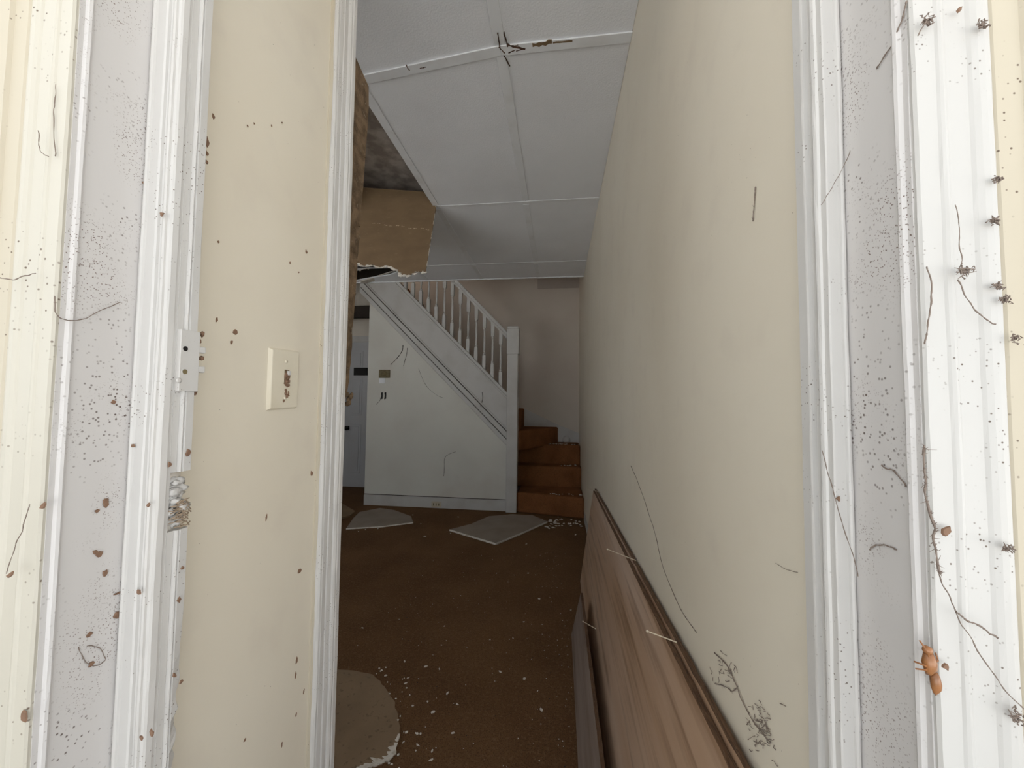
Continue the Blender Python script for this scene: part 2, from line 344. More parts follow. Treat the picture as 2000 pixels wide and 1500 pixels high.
# scars in the paint around the batten crossing
scar = MB(); tanb = MB()
def zscar(mbx, px0, py0, px1, py1, w, seed):
    a = at(px0, py0, 2, ZC-.0064); b = at(px1, py1, 2, ZC-.0064); rnd = random.Random(seed); n = 7
    t = (b-a).normalized(); nn = Vector((-t.y, t.x, 0)); L_, R_ = [], []
    for i in range(n):
        p = a.lerp(b, i/(n-1)); L_.append(p+nn*w*rnd.uniform(.3, 1)); R_.append(p-nn*w*rnd.uniform(.3, 1))
    pts = L_+R_[::-1]; mbx.prism(pts, [v+Vector((0, 0, .004)) for v in pts])
for i, q in enumerate([(972, 65, 977, 96), (984, 64, 992, 92), (990, 88, 1026, 96), (974, 92, 986, 104), (984, 108, 996, 130), (993, 104, 1005, 98), (1008, 100, 1022, 96), (1000, 92, 1012, 88), (793, 128, 800, 138), (820, 134, 832, 131)]):
    zscar(scar, *q, .003 if i != 2 else .006, i)
zscar(tanb, 1040, 89, 1078, 83, .011, 40); zscar(tanb, 1080, 84, 1118, 80, .005, 41)
obj('scar', scar, mat('scar_brown', srgb(96, 72, 58), .9, [(srgb(60, 44, 36), 60, .4, .6, .8)]), ce)
obj('bare_strip', tanb, 'tan', ce)

# hanging ceiling panel: brown back towards us
Yh = 2.545
tl, tr, rm, br = at(668, 357, 1, Yh), at(826, 374, 1, Yh), at(851, 402, 1, Yh), at(831, 531, 1, Yh)
low = [(831, 531), (815, 530), (800, 537), (782, 538), (776, 527), (762, 522), (752, 518), (742, 522), (728, 517), (712, 519), (695, 514), (668, 512), (640, 514)]
pts = [(tl.x-.2, tl.z), (tr.x, tr.z), (-.89, ZC+.015), (rm.x, rm.z-.01)] + [(at(a, b, 1, Yh).x, at(a, b, 1, Yh).z) for a, b in low]
hp = empty('hanging_ceiling_panel', (-1.2, Yh, 2.1))
tag(hp, 'tan backed ceiling panel hanging down torn below the hole in the ceiling', 'ceiling panel')
obj('board', MB().xz(pts, Yh, Yh+.010), 'tan', hp)
mb = MB()
edgepts = [at(a, b, 1, Yh-.002) for a, b in low]
for k in range(90):
    i = random.randrange(len(edgepts)-1); p = edgepts[i].lerp(edgepts[i+1], random.random()); s = random.uniform(.003, .012)
    mb.blob(p+Vector((0, random.uniform(0, .008), random.uniform(-.008, .004))), s*1.5, .004, s*.7, k, .35)
for k in range(26):
    p = rm.lerp(br, random.random()); mb.blob(p+Vector((.001, .004, 0)), .003, .004, .012, k, .3)
obj('torn_paper_edge', mb, 'torn', hp)
a, b = at(728, 436, 1, Yh-.001), at(840, 449, 1, Yh-.001)
mb = MB()
for k in range(34):
    t = k/33; p = a.lerp(b, t)
    if k % 7 in (2, 5, 6): continue
    mb.blob((p.x, Yh-.0005, p.z+.005*math.sin(k*.5)), .007, .0012, .0025*random.uniform(.4, 1.3), k, .3)
obj('scuff', mb, mat('scuff_pale', srgb(190, 168, 140), .9), hp)

# ---------------------------------------------------------------- door frames
def molding(name, prof, z0, z1, m, parent=None, wob=.0006, seed=0, nz=110, rag=None):
    """profile in plan (x, y), closed, swept up with a little hand-painted wobble"""
    mb = MB(); n = len(prof)
    for k in range(nz+1):
        z = z0+(z1-z0)*k/nz
        for i, (x, y) in enumerate(prof):
            j = noise.noise((x*60+seed, y*60, z*9))*wob + noise.noise((i*3.1+seed, 5, z*45))*wob*.5
            j2 = noise.noise((i*2.7+seed, 9, z*30))*wob*.6
            if rag: dx, dy = rag(i, z)
            else: dx = dy = 0
            mb.v.append(Vector((x+j+dx, y+j2+dy, z)))
    for k in range(nz):
        for i in range(n):
            i2 = (i+1) % n; mb.f.append((k*n+i, k*n+i2, (k+1)*n+i2, (k+1)*n+i))
    mb.f.append(tuple(range(n))[::-1]); mb.f.append(tuple(nz*n+i for i in range(n)))
    return obj(name, mb, m, parent)
def arc(cx, cy, r, a0, a1, n=5):
    return [(cx+r*math.cos(math.radians(a0+(a1-a0)*k/n)), cy+r*math.sin(math.radians(a0+(a1-a0)*k/n))) for k in range(n+1)]
def side(sgn, J, prof):                # s grows away from the opening
    return [(J+sgn*s, y) for s, y in prof]
ZT = 2.06
t1 = struct(empty('trim_1', (JL, .38, 0)), 'white painted front door frame, latch side')
t2 = struct(empty('trim_2', (JR, .38, 0)), 'white painted front door frame, side by the long wall')
# jamb boards with a rounded bead on the outer arris
jamb = [(.03, .320), (.0, .320), (.0, .3245)] + [(.001-x, y) for x, y in arc(-.0005, .3275, .0032, -100+180-180, 100, 6)][0:0] + \
       [(-.0025, .3262), (-.0033, .3285), (-.0022, .3305), (.0, .332), (.0, .3865), (.0, .392), (.03, .392)]
molding('jamb', side(-1, JL, jamb), 0, ZT, 'jamb', t1, seed=1)
molding('jamb', side(1, JR, jamb), 0, ZT, 'jamb', t2, seed=2)
# outer casing: flat, bead, flat, wide round, cream band
cas = [(.002, .330), (.0005, .3175), (.002, .3155), (.0150, .3152), (.0165, .3140), (.0185, .3134), (.0205, .3140), (.022, .3152), (.0355, .3148), (.0375, .3134), (.041, .3122), (.045, .3120), (.049, .3128), (.051, .3145), (.051, .330)]
molding('outer_casing', side(-1, JL, cas), 0, ZT+.05, mat('warm_white_paint', srgb(200, 195, 182), .42, [(srgb(190, 181, 163), 8, .4, .7, .5)], (220, .1, .0005), [(srgb(110, 94, 80), 150, .2, 12, .5, .62)], (1, 1, .12)), t1, seed=3)
molding('outer_casing', side(1, JR, cas), 0, ZT+.05, mat('dulled_white_paint', srgb(199, 197, 193), .42, [(srgb(186, 180, 172), 9, .45, .75, .5)], (220, .1, .0005), [(srgb(105, 92, 82), 230, .2, 14, .5, .62)], (1, 1, .12)), t2, seed=4)
cr = [(.0512, .330), (.0512, .3175), (.054, .315), (.07, .314), (.072, .311), (.16, .310), (.16, .330)]
molding('cream_surround', side(-1, JL, [(s*.9, y-.004) for s, y in cr]), 0, ZT+.05, 'cream', t1, seed=5)
molding('cream_surround', side(1, JR, cr), 0, ZT+.05, 'cream', t2, seed=6)
# stops
stopL = [(.0, .3995), (.0, .389), (-.0025, .3862), (-.0045, .3855), (-.0062, .3868), (-.007, .389), (-.0185, .3885), (-.0205, .3895), (-.021, .3925), (-.024, .3935), (-.0245, .3915), (-.0268, .3905), (-.0282, .392), (-.0285, .3945), (-.0318, .395), (-.0332, .397), (-.034, .4035), (-.0318, .4045), (-.0318, .41), (.0, .41)]
molding('door_stop', side(-1, JL, stopL), 0, ZT, 'trim', t1, seed=7, wob=.0007)
stopR = [(.0, .3995), (.0, .389), (-.0015, .3862), (-.0032, .3858), (-.0045, .3868), (-.005, .389), (-.0145, .3885), (-.0155, .3895), (-.016, .3955), (-.0180, .3965), (-.0188, .3985), (-.0175, .3995), (-.0185, .4008), (-.0178, .4025), (-.0165, .4035), (.0, .41)]
molding('door_stop', side(1, JR, stopR), 0, ZT, 'trim', t2, seed=8, wob=.0007)
# inner strips against the hall walls
zgap0, zgap1 = at(345, 1035, 0, JL+.033).z, at(345, 922, 0, JL+.033).z
inL = [(.0, .409), (-.0325, .409), (-.0325, .4165), (-.0318, .4172), (-.0352, .4182), (-.0358, .4195), (-.0345, .421), (-.0332, .4215), (-.0358, .4225), (-.0355, .4320), (-.034, .4335), (.0, .436)]
def ragged(i, z):
    if i in (9, 10) and z < .95:
        a = max(0, min(1, (.95-z)/.1)); return (-(.006*a*abs(noise.noise((0, 0, z*28)))), -.010*a*abs(noise.noise((2, 1, z*34))))
    return (0, 0)
molding('inner_strip', side(-1, JL, inL), zgap1, ZT, 'trim', t1, seed=9)
molding('inner_strip', side(-1, JL, inL), 0, zgap0, 'trim', t1, seed=10, rag=ragged)
molding('strip_backing', side(-1, JL, [(.0, .4101), (-.026, .4101), (-.026, .428), (.0, .428)]), zgap0-.001, zgap1+.001, 'torn', t1, seed=31, wob=.003, nz=24)
mb = MB()
for k in range(46):
    z = random.uniform(zgap0+.004, zgap1-.012); s = random.uniform(.004, .009)
    mb.blob((JL+.027+random.uniform(-.003, .004), random.uniform(.412, .428), z), s*.6, s, s*.7, k, .35, 2)
obj('broken_filler', mb, 'trim', t1, smooth=True)
mb = MB()
for k in range(44):
    z = zgap0+random.uniform(.0, .035); y = random.uniform(.408, .425); x = JL+.034
    mb.tube([(x, y, z), (x+.002, y+.006, z+random.uniform(-.002, .004)), (x-.001, y+.013, z+random.uniform(-.005, .003))], .0007, 4)
obj('fibre_clump', mb, 'fibre', t1)['kind'] = 'stuff'
inR = [(.0, .404), (-.0160, .404), (-.0160, .408), (-.0125, .409), (-.0125, .4155), (-.0165, .4165), (-.0172, .418), (-.0160, .4192), (-.0165, .4205), (-.0168, .432), (-.015, .4335), (.0, .436)]
molding('inner_strip', side(1, JR, inR), 0, ZT, 'trim', t2, seed=11)
# heads above, tying the two sides together
t4 = struct(obj('trim_4', MB().box(JL-.16, JR+.16, .306, .334, ZT+.051, ZT+.075).box(JL-.03, JR+.03, .32, .436, ZT+.001, ZT+.05), 'trim'), 'head of the front door frame')

# casing of the side room opening
c3 = [(XL-.02, .748), (XL+.004, .748), (XL+.009, .7495), (XL+.012, .753), (XL+.0125, .757), (XL+.0105, .7585), (XL+.0125, .760), (XL+.0135, .770), (XL+.0115, .7715), (XL+.0115, .7735), (XL+.014, .775), (XL+.0155, .785), (XL+.0135, .7865), (XL+.0135, .7885), (XL+.017, .790), (XL+.0195, .795), (XL+.0185, .799), (XL+.020, .802), (XL+.0205, .812), (XL+.019, .8145), (XL-.02, .8145)]
t3 = struct(molding('trim_3', [(x, y) for x, y in c3], 0, 2.5, 'trim', None, seed=12, wob=.0012), 'reeded white casing at the end of the switch wall')
molding('paint_edge', [(XL-.001, .744), (XL+.003, .7445), (XL+.006, .7478), (XL-.001, .748)], 0, 2.5, 'cream', t3, seed=13, wob=.0022)

# baseboards
bb = [(0, 0), (0, 0)]
zb = at(850, 971, 1, YS).z
bs = struct(obj('baseboard_stair', MB().box(-2.21, -.56, YS-.014, YS, 0, zb-.008).box(-2.21, -.56, YS-.010, YS, zb-.008, zb), 'white_far', None, .002), 'white baseboard under the stairs')
obj('shadow_line', MB().box(-2.21, -.56, YS-.0025, YS-.0001, zb, zb+.007), 'darkwood', bs)  # dark strip standing in for the shadow gap along the baseboard top
struct(obj('baseboard_right', MB().box(XR-.004, XR, Y1, 4.0, 0, .1), 'white_far'), 'low baseboard behind the leaning boards')

# ---------------------------------------------------------------- staircase
botl = lambda x: .703+(-.563-x)*.983
topl = lambda x: 1.262+(-.541-x)*.993
struct(obj('wall_understair', MB().xz([(-2.21, 0), (-.55, 0), (-.55, botl(-.55)+.05), (-2.21, min(ZC, botl(-2.21)+.05))], YS, YS+.03).box(-2.21, -2.18, YS+.03, YB, 0, 2.3), 'stairwall'), 'grey white wall under the stair string')
st = empty('staircase', (-.5, 4.5, 0)); tag(st, 'carpeted staircase with white string, newel post and turned balusters', 'staircase')
XN = -.445
def wavy_step(name, pts, z0, z1, par):
    # carpeted block: dense front with soft nosing
    o = obj(name, MB().xy(pts, z0, z1), 'stairc', par, .022, segs=4); return o
y1l, y1r = 4.17, 4.03
Z1, Z2, Z3 = .215, .445, .675
f2 = at(1070, 910, 2, Z2).y; f3 = at(1070, 868, 2, Z3).y
wavy_step('step', [(XN, y1l), (XR-.001, y1r), (XR-.001, YB), (XN, YB)], 0, Z1, st)
wavy_step('step', [(XN-.09, f2-.02), (XR-.001, f2-.04), (XR-.001, YB), (XN-.09, YB)], Z1-.02, Z2, st)
wavy_step('step', [(XN-.09, f3), (XR-.001, f3-.015), (XR-.001, YB), (XN-.09, YB)], Z2-.02, Z3, st)
xw = at(1091, 834, 1, YB-.03).x
wavy_step('step', [(XN-.02, 4.30), (XN+.02, 4.30), (xw, YB), (XN-.3, YB), (XN-.3, 4.30)], Z3-.03, at(1091, 834, 1, YB-.03).z, st)
x5 = at(1022, 800, 1, 4.9).x; z5 = at(1022, 798, 1, 4.9).z
for n in range(5, 17):
    x = x5-.2*(n-5)-(.02 if n > 5 else 0); z = z5 + .205*(n-5)
    wavy_step('step', [(x-.24, YS+.024), (x, YS+.024), (x, YB-.001), (x-.24, YB-.001)], z-.28, z, st)
# string board and its mouldings
X0s, X1s = -2.33, -.555
xt = -3.0
def band(off0, off1, y0, y1, xl=X0s, cap=2.9):
    # strip parallel to the top line between vertical offsets
    A = [(X1s, topl(X1s)-off0), (X1s, topl(X1s)-off1), (xl, topl(xl)-off1), (xl, topl(xl)-off0)]
    return MB().xz(A, y0, y1)
sb = obj('stringer', band(.0, .412, YS-.010, YS+.022), 'white_far', st)
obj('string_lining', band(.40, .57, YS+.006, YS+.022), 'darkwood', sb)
obj('moulding', band(-.012, .030, YS-.026, YS+.030), 'white_far', sb, .004)
obj('moulding', band(.038, .064, YS-.019, YS-.009), 'white_far', sb, .003)
obj('moulding', band(.385, .412, YS-.018, YS-.009), 'white_far', sb, .003)
obj('moulding', band(.424, .500, YS-.014, YS+.008), 'white_far', sb, .004)
obj('moulding', band(.508, .572, YS-.022, YS+.008), 'white_far', sb, .004)
# newel
nw = MB().box(-.562, XN, YS-.065, YS+.055, .0, 1.86)
nw_o = obj('newel_post', nw, 'white_far', st, .006)
obj('newel_block', MB().box(-.568, XN+.008, YS-.071, YS+.061, 1.72, 2.0), 'white_far', nw_o, .004)
obj('newel_cap', MB().box(-.565, XN+.005, YS-.068, YS+.058, 2.0, 2.03), 'white_far', nw_o, .010)
# handrail
r0, r1 = at(994, 666, 1, YS), at(883, 551, 1, YS)
rl = lambda x: r0.z+(r0.x-x)*(r1.z-r0.z)/(r0.x-r1.x)
xe = -1.9
hr = obj('handrail', MB().xz([(X1s, rl(X1s)+.03), (X1s, rl(X1s)+.085), (xe, rl(xe)+.085), (xe, rl(xe)+.03)], YS-.022, YS+.038), 'white_far', st, .012, segs=3)
obj('rail_fillet', MB().xz([(X1s, rl(X1s)), (X1s, rl(X1s)+.032), (xe, rl(xe)+.032), (xe, rl(xe))], YS-.010, YS+.026), 'white_far', hr, .003)
# balusters: square blocks, turned shaft
hgt = rl(-.645)-topl(-.645)-.01
hb = .15
prof = [(.017, hb), (.013, hb+.012), (.017, hb+.022), (.0085, hb+.035), (.011, hb+.07), (.013, hb+.11), (.012, hb+.2), (.010, hgt-.2), (.009, hgt-.17), (.014, hgt-.158), (.009, hgt-.15), (.016, hgt-.135), (.017, hgt-.13)]
base = MB().box(-.0185, .0185, -.0185, .0185, -.035, hb).box(-.0185, .0185, -.0185, .0185, hgt-.13, hgt+.03).lathe(prof, (0, 0, 0), 10)
first = None
for k in range(18):
    x = -.645-.0945*k
    if k == 0:
        me = bpy.data.meshes.new('baluster'); me.from_pydata([tuple(v) for v in base.v], [], base.f); me.materials.append(M['white_far'])
        o = first = bpy.data.objects.new('baluster', me)
    else: o = first.copy()
    o.parent = st; o.location = Vector((x, YS+.008, topl(x)+.010)) - st.location
    COL.objects.link(o)
# skirting of the winders on the back wall, with the round stub
sk = [(1012, 793), (1030, 801), (1095, 832), (1131, 846), (1133, 866), (1012, 872)]
so = obj('skirting', MB().xz([(at(a, b, 1, YB-.012).x, at(a, b, 1, YB-.012).z) for a, b in sk], YB-.014, YB), 'white_far', st, .002)
p = at(1106, 859, 1, YB-.03)
obj('round_boss', MB().lathe([(.0, -.018), (.03, -.018), (.045, -.012), (.05, .0), (.05, .016)], (p.x, YB-.03, p.z), 16, 1), 'white_far', so, smooth=True)
# long skirting band running up the flight on the back wall

# ---------------------------------------------------------------- rear door and passage
dz = 2.0; dx0, dx1, dy = -2.99, -2.29, 5.018
d1 = struct(obj('door_1', MB().box(dx0, dx1, dy-.034, dy, .01, dz), 'door'), 'dim white six panel door at the end of the passage')
cw = .17
for xa in (dx0+.125, dx1-.125-cw):
    for za, zb_ in ((.2, .86), (.98, 1.52), (1.64, 1.88)):
        pn = obj('door_panel', MB().box(xa, xa+cw, dy-.040, dy-.034, za, zb_), 'door', d1, .004)
        obj('raised_field', MB().box(xa+.03, xa+cw-.03, dy-.047, dy-.039, za+.03, zb_-.03), 'door', pn, .006)
p = at(678, 836, 1, dy-.06)
obj('door_knob', MB().lathe([(.0, -.05), (.022, -.045), (.03, -.025), (.022, -.008), (.012, .0), (.012, .02), (.028, .022), (.028, .026)], (p.x, dy-.06, p.z), 14, 1), 'dark', d1, smooth=True)
a, b = at(691, 718, 1, dy-.05), at(714, 733, 1, dy-.05)
obj('dark_plate', MB().box(a.x, a.x+.2, dy-.05, dy-.034, b.z, a.z), 'dark', d1, .002)
t5 = struct(obj('trim_5', MB().box(dx0-.09, dx0-.003, dy-.02, dy+.001, 0, dz+.09).box(dx1+.003, dx1+.07, dy-.02, dy+.001, 0, dz+.09).box(dx0-.003, dx1+.003, dy-.02, dy+.001, dz+.01, dz+.09), 'white_far'), 'white casing of the rear door')
a = at(700, 598, 1, 4.65); b = at(700, 621, 1, 4.65)
be = obj('passage_beam', MB().box(XF+.001, -2.215, 4.62, 4.70, b.z, a.z), 'darkwood', None, .004)
tag(be, 'dark wooden beam across the passage above the rear door', 'beam')

# ---------------------------------------------------------------- leaning boards
def sheet(name, bot_n, bot_f, top_f, top_n, th, m, medge, seed):
    """leaning panel: outer face through four corners, edges ragged"""
    bn, bf, tf, tn = map(Vector, (bot_n, bot_f, top_f, top_n)); n = 60
    nrm = (bf-bn).cross(tn-bn).normalized()
    if nrm.x < 0: nrm = -nrm
    root = empty(name, (bn+bf)/2)
    F = MB(); rows = 6
    for off in (0, th):
        for j in range(rows+1):
            for i in range(n+1):
                t = i/n; p = bn.lerp(bf, t).lerp(tn.lerp(tf, t), j/rows)
                if j == rows: p = p + (tn-bn).normalized()*.004*noise.noise((i*.8+seed, off*100, 1))
                F.v.append(p+nrm*off)
    W = (rows+1)*(n+1)
    for j in range(rows):
        for i in range(n):
            q = j*(n+1)+i
            F.f.append((q, q+1, q+n+2, q+n+1)); F.f.append((W+q, W+q+n+1, W+q+n+2, W+q+1))
    for j in range(rows):
        for i in (0, n):
            q = j*(n+1)+i; F.f.append((q, q+n+1, W+q+n+1, W+q))
    for i in range(n):
        F.f.append((i, W+i, W+i+1, i+1))
    face = obj('panel_face', F, m, root)
    E = MB()
    for i in range(n):
        q = rows*(n+1)+i; vs = [F.v[q], F.v[q+1], F.v[W+q+1], F.v[W+q]]
        up = (tn-bn).normalized()*.0012
        E.prism([v-up for v in vs], [v+up for v in vs])
    obj('panel_edge', E, medge, root)
    return root, nrm
Xe = .261
tf, tn = at(1165, 955, 0, Xe), at(1470, 1500, 0, Xe)
sl = (tn.z-tf.z)/(tn.y-tf.y); ynear = .47
tn2 = Vector((Xe, ynear, tf.z+sl*(ynear-tf.y)))
rear, _ = sheet('plywood_sheet', (.140, ynear, .001), (.170, tf.y-.02, .001), (tf.x-.012, tf.y, tf.z), (tn2.x-.012, ynear, tn2.z), .0105, 'ply', 'plyedge', 3)
tag(rear, 'rear plywood sheet pressed against the long wall, only its rough edge showing', 'plywood sheet', 'plywood sheets leaning on the hall wall')
front, nf = sheet('plywood_sheet', (.124, ynear+.03, .001), (.150, tf.y-.045, .001), (tf.x-.025, tf.y-.03, tf.z-.006), (tn2.x-.027, ynear+.03, tn2.z-.010), .0105, 'ply', 'plyedge', 5)
tag(front, 'front weathered brown plywood sheet leaning against the long wall', 'plywood sheet', 'plywood sheets leaning on the hall wall')
plk, _ = sheet('grey_plank', (.068, ynear+.05, .001), (.072, 2.05, .001), (.118, 2.05, .215), (.118, ynear+.05, .22), .012, 'plank', 'plyedge', 8)
tag(plk, 'low grey wooden plank leaning at the foot of the plywood', 'plank')
for i, (rx, ry, tx, ty) in enumerate([(1168, 960, 1148, 954), (1230, 1090, 1187, 1073), (1310, 1250, 1265, 1233), (1158, 1225, 1139, 1214)]):
    X = [.228, .208, .212, .128][i]
    a = at(rx, ry, 0, X); b = at(tx, ty, 0, X-.045 if i < 3 else X-.03)
    o = obj('nail', MB().tube([a+(a-b)*.25, a, b], [.0012, .0012, .0010], 6).tube([b, b+(b-a)*.04], .0022, 8), mat('pale_nail', srgb(214, 200, 180), .5))
    tag(o, ['thin pale nail at the far top corner of the leaning plywood', 'thin pale nail sticking out midway along the plywood edge', 'thin pale nail sticking out nearest along the plywood edge', 'thin pale nail low on the plywood above the grey plank'][i], 'nail', 'nails in the plywood')

# ---------------------------------------------------------------- fittings near us
# keeper of the rim lock
Xk = JL+.0365
ky = lambda px, py: at(px, py, 0, Xk)
a, b, c, d = ky(341, 641), ky(386, 648), ky(378, 765), ky(334, 763)
kp = empty('lock_keeper', (Xk, .42, d.z)); tag(kp, 'white painted lock keeper plate with two prongs on the door frame', 'lock keeper')
y0k, y1k, z0k, z1k = .4095, .4345, (c.z+d.z)/2, (a.z+b.z)/2
obj('plate', MB().box(JL+.030, Xk+.0016, y0k, y1k, z0k, z1k), 'trim', kp, .0006)
for (px, py) in ((395, 684), (395, 722)):
    z = at(px, py, 0, Xk).z
    obj('prong', MB().box(Xk-.004, Xk+.0012, y1k-.003, y1k+.0095, z-.0042, z+.0042), 'trim', kp, .0015)
for (px, py, m_, r_) in ((362, 681, 'dark', .0036), (361, 726, 'brass', .0036)):
    p = at(px, py, 0, Xk+.0016)
    o = obj('screw_hole', MB().lathe([(r_*1.25, -.0004), (r_*1.25, .0003), (r_, .0004), (r_*.9, .0002)], (Xk+.0016, p.y, p.z), 16, 0), 'trim', kp)
    obj('hole_dark', MB().lathe([(r_*.85, -.0004), (r_*.85, .0005)], (Xk+.0016, p.y, p.z), 14, 0), m_, o)
p = at(349, 743, 0, Xk+.0016)
obj('screw', MB().lathe([(.0032, -.0006), (.0032, .0006), (.002, .0012), (.0, .0013)], (Xk+.0016, p.y, p.z), 14, 0), 'trim', kp, smooth=True)
for k, (px, py) in enumerate(((392, 652), (391, 700), (385, 665), (378, 768))):
    p = at(px, py, 0, Xk-.006)
    obj('dirt_crumb', MB().blob((p.x, p.y+.002, p.z), .003, .003, .004, k, .4), 'flake', kp)
# light switch
sw = empty('light_switch', (XL, .636, 1.18)); tag(sw, 'cream painted light switch plate with broken toggle on the short wall', 'light switch')
mb = MB().prism([(XL-.001, .601, 1.179), (XL-.001, .676, 1.182), (XL-.001, .676, 1.293), (XL-.001, .601, 1.290)],
                [(XL+.006, .605, 1.183), (XL+.006, .673, 1.185), (XL+.006, .673, 1.289), (XL+.006, .605, 1.286)])
obj('plate', mb, 'plate', sw, .0012)
p = at(560, 735, 0, XL+.006)
obj('toggle_slot', MB().box(XL+.0055, XL+.0068, p.y-.006, p.y+.006, p.z-.012, p.z+.012), 'crumble', sw, .0005)
tg = MB()
for k in range(26):
    tg.blob((XL+.007, p.y+random.uniform(-.006, .006), p.z+random.uniform(-.05, .010)*abs(random.uniform(.2, 1))), .002, random.uniform(.001, .004), random.uniform(.002, .005), k, .4)
obj('broken_toggle', tg, 'flake', sw)
obj('toggle_stub', MB().box(XL+.006, XL+.011, p.y-.001, p.y+.005, p.z+.002, p.z+.010), 'trim', sw, .001)
for z in (1.183+.085, 1.183+.018):
    obj('screw', MB().lathe([(.003, -.0005), (.003, .0005), (.0, .0009)], (XL+.0062, .639, z), 12, 0), 'plate', sw, smooth=True)

# plates on the under-stair wall
th = at(750, 731, 1, YS-.01)
t = empty('thermostat_plate', (th.x, YS, th.z-.05)); tag(t, 'small tarnished thermostat base on the under-stair wall', 'thermostat')
a, b = at(740, 722, 1, YS-.012), at(761, 738, 1, YS-.012)
obj('base', MB().box(a.x, b.x, YS-.014, YS, b.z, a.z), 'brass', t, .003)
obj('dial', MB().lathe([(.0, -.006), (.022, -.006), (.028, .0), (.028, .004)], ((a.x+b.x)/2, YS-.016, (a.z+b.z)/2), 16, 1), 'brass', t, smooth=True)
a2 = at(740, 752, 1, YS-.012)
obj('paper_tag', MB().box(a.x+.004, a.x+.075, YS-.004, YS, a2.z+.02, b.z-.002), 'panel', t)
a, b = at(744, 766, 1, YS-.01), at(753, 780, 1, YS-.01)
t = empty('open_socket', ((a.x+b.x)/2, YS, b.z)); tag(t, 'pair of dark screw slots in the under-stair wall below the thermostat', 'wall hole')
for x in (a.x+.008, b.x-.008): obj('slot', MB().xz([(x-.012, b.z), (x+.010, b.z+.006), (x+.012, (a.z+b.z)/2), (x+.010, a.z), (x-.010, a.z-.005), (x-.006, (a.z+b.z)/2)], YS-.004, YS+.001), 'dark', t)
a, b = at(843, 979, 1, YS-.016), at(862, 991, 1, YS-.016)
t = empty('baseboard_vent', ((a.x+b.x)/2, YS-.014, b.z)); tag(t, 'small yellowed outlet plate set in the baseboard under the stairs', 'outlet')
obj('plate', MB().box(a.x, b.x, YS-.022, YS-.0135, b.z, a.z), 'cream', t, .002)
for k in range(3): obj('slot', MB().box(a.x+.02+.03*k, a.x+.03+.03*k, YS-.0235, YS-.021, b.z+.018, a.z-.018), 'brass', t)

# ---------------------------------------------------------------- fallen boards on the floor
def slab(name, pxs, th, m, label, cat, edges=(), group=None):
    pts = [at(a, b, 2, th) for a, b in pxs]
    mb = MB().prism([(p.x, p.y, .001) for p in pts], [(p.x, p.y, th) for p in pts])
    o = tag(obj(name, mb, m, None, .0015), label, cat, group)
    for i, j in edges:                                   # pale broken core showing along the near edges
        p, q = pts[i], pts[j]; t_ = (q-p).normalized(); nn = Vector((t_.y, -t_.x, 0)); n_ = 24
        if nn.y > 0: nn = -nn
        e = MB()
        A = [p.lerp(q, k/n_)+nn*(.002+.003*abs(noise.noise((k*.9, i, 1)))) for k in range(n_+1)]
        for k in range(n_):
            c0, c1 = p.lerp(q, k/n_), p.lerp(q, (k+1)/n_)
            e.prism([(c0.x, c0.y, .002), (A[k].x, A[k].y, .002), (A[k+1].x, A[k+1].y, .002), (c1.x, c1.y, .002)],
                    [(c0.x, c0.y, th+.001), (A[k].x, A[k].y, th-.001), (A[k+1].x, A[k+1].y, th-.001), (c1.x, c1.y, th+.001)])
        obj('broken_edge', e, 'torn', o)
    return o
slab('fallen_panel', [(878, 1034), (920, 1023), (955, 1008), (1000, 1004), (1040, 1006), (1069, 1018), (1020, 1040), (968, 1061)], .016, 'board_grey', 'grey fallen ceiling panel lying flat in front of the newel post', 'ceiling panel', ((7, 0), (6, 7), (5, 6)), 'fallen panels')
slab('fallen_panel', [(676, 1032), (690, 1012), (702, 1000), (742, 992), (770, 996), (803, 1008), (807, 1020), (745, 1028)], .012, 'board_grey', 'grey broken panel lying flat near the passage to the rear door', 'ceiling panel', ((7, 0), (6, 7)), 'fallen panels')
slab('fallen_panel', [(632, 1002), (650, 982), (672, 985), (694, 998), (684, 1006), (660, 1013)], .02, 'tan', 'dim brown scrap of board at the left edge of the passage', 'board scrap', (), 'fallen panels')

# ---------------------------------------------------------------- debris
chip_meshes = []
for k in range(8):
    mb = MB().blob((0, 0, 0), 1, .75, .4, k+50, .28)
    me = bpy.data.meshes.new('plaster_chip'); me.from_pydata([tuple(v) for v in mb.v], [], mb.f); me.materials.append(M['chip']); chip_meshes.append(me)
def chip(x, y, z, s, label, group):
    o = bpy.data.objects.new('plaster_chip', random.choice(chip_meshes)); o.location = (x, y, z+s*.22)
    o.scale = (s, s*random.uniform(.5, 1), s*.8); o.rotation_euler = (0, 0, random.uniform(0, 6.3)); COL.objects.link(o)
    tag(o, label, 'plaster chip', group)
named = [(970, 1120), (1032, 1120), (1046, 1123), (868, 1223), (862, 1260), (790, 1292), (977, 1313), (1024, 1326), (1050, 1350), (893, 1376), (874, 1355), (1057, 1387), (1023, 1215), (1053, 1170), (1115, 1192), (844, 1467), (816, 1456), (842, 1485), (885, 1432), (793, 1335), (797, 1325), (832, 1302), (858, 1307), (846, 1391), (895, 1010), (942, 996), (915, 994), (822, 1023), (806, 1006), (700, 1038), (714, 1035), (738, 1033), (1124, 1045), (835, 1371), (957, 1250), (1002, 1247), (708, 1227), (830, 1048), (1028, 1063), (880, 1042), (933, 993), (1090, 1010), (1045, 1003), (788, 1450), (1113, 1350), (1116, 1425)]
for i, (px, py) in enumerate(named):
    p = at(px, py, 2, 0); s = random.uniform(.005, .011)*(1.4 if py < 1060 else .9)
    if p.x < .05 or p.y > 2.1: chip(p.x, p.y, 0.0, s, 'small white plaster chip lying on the brown carpet', 'plaster chips on the carpet')
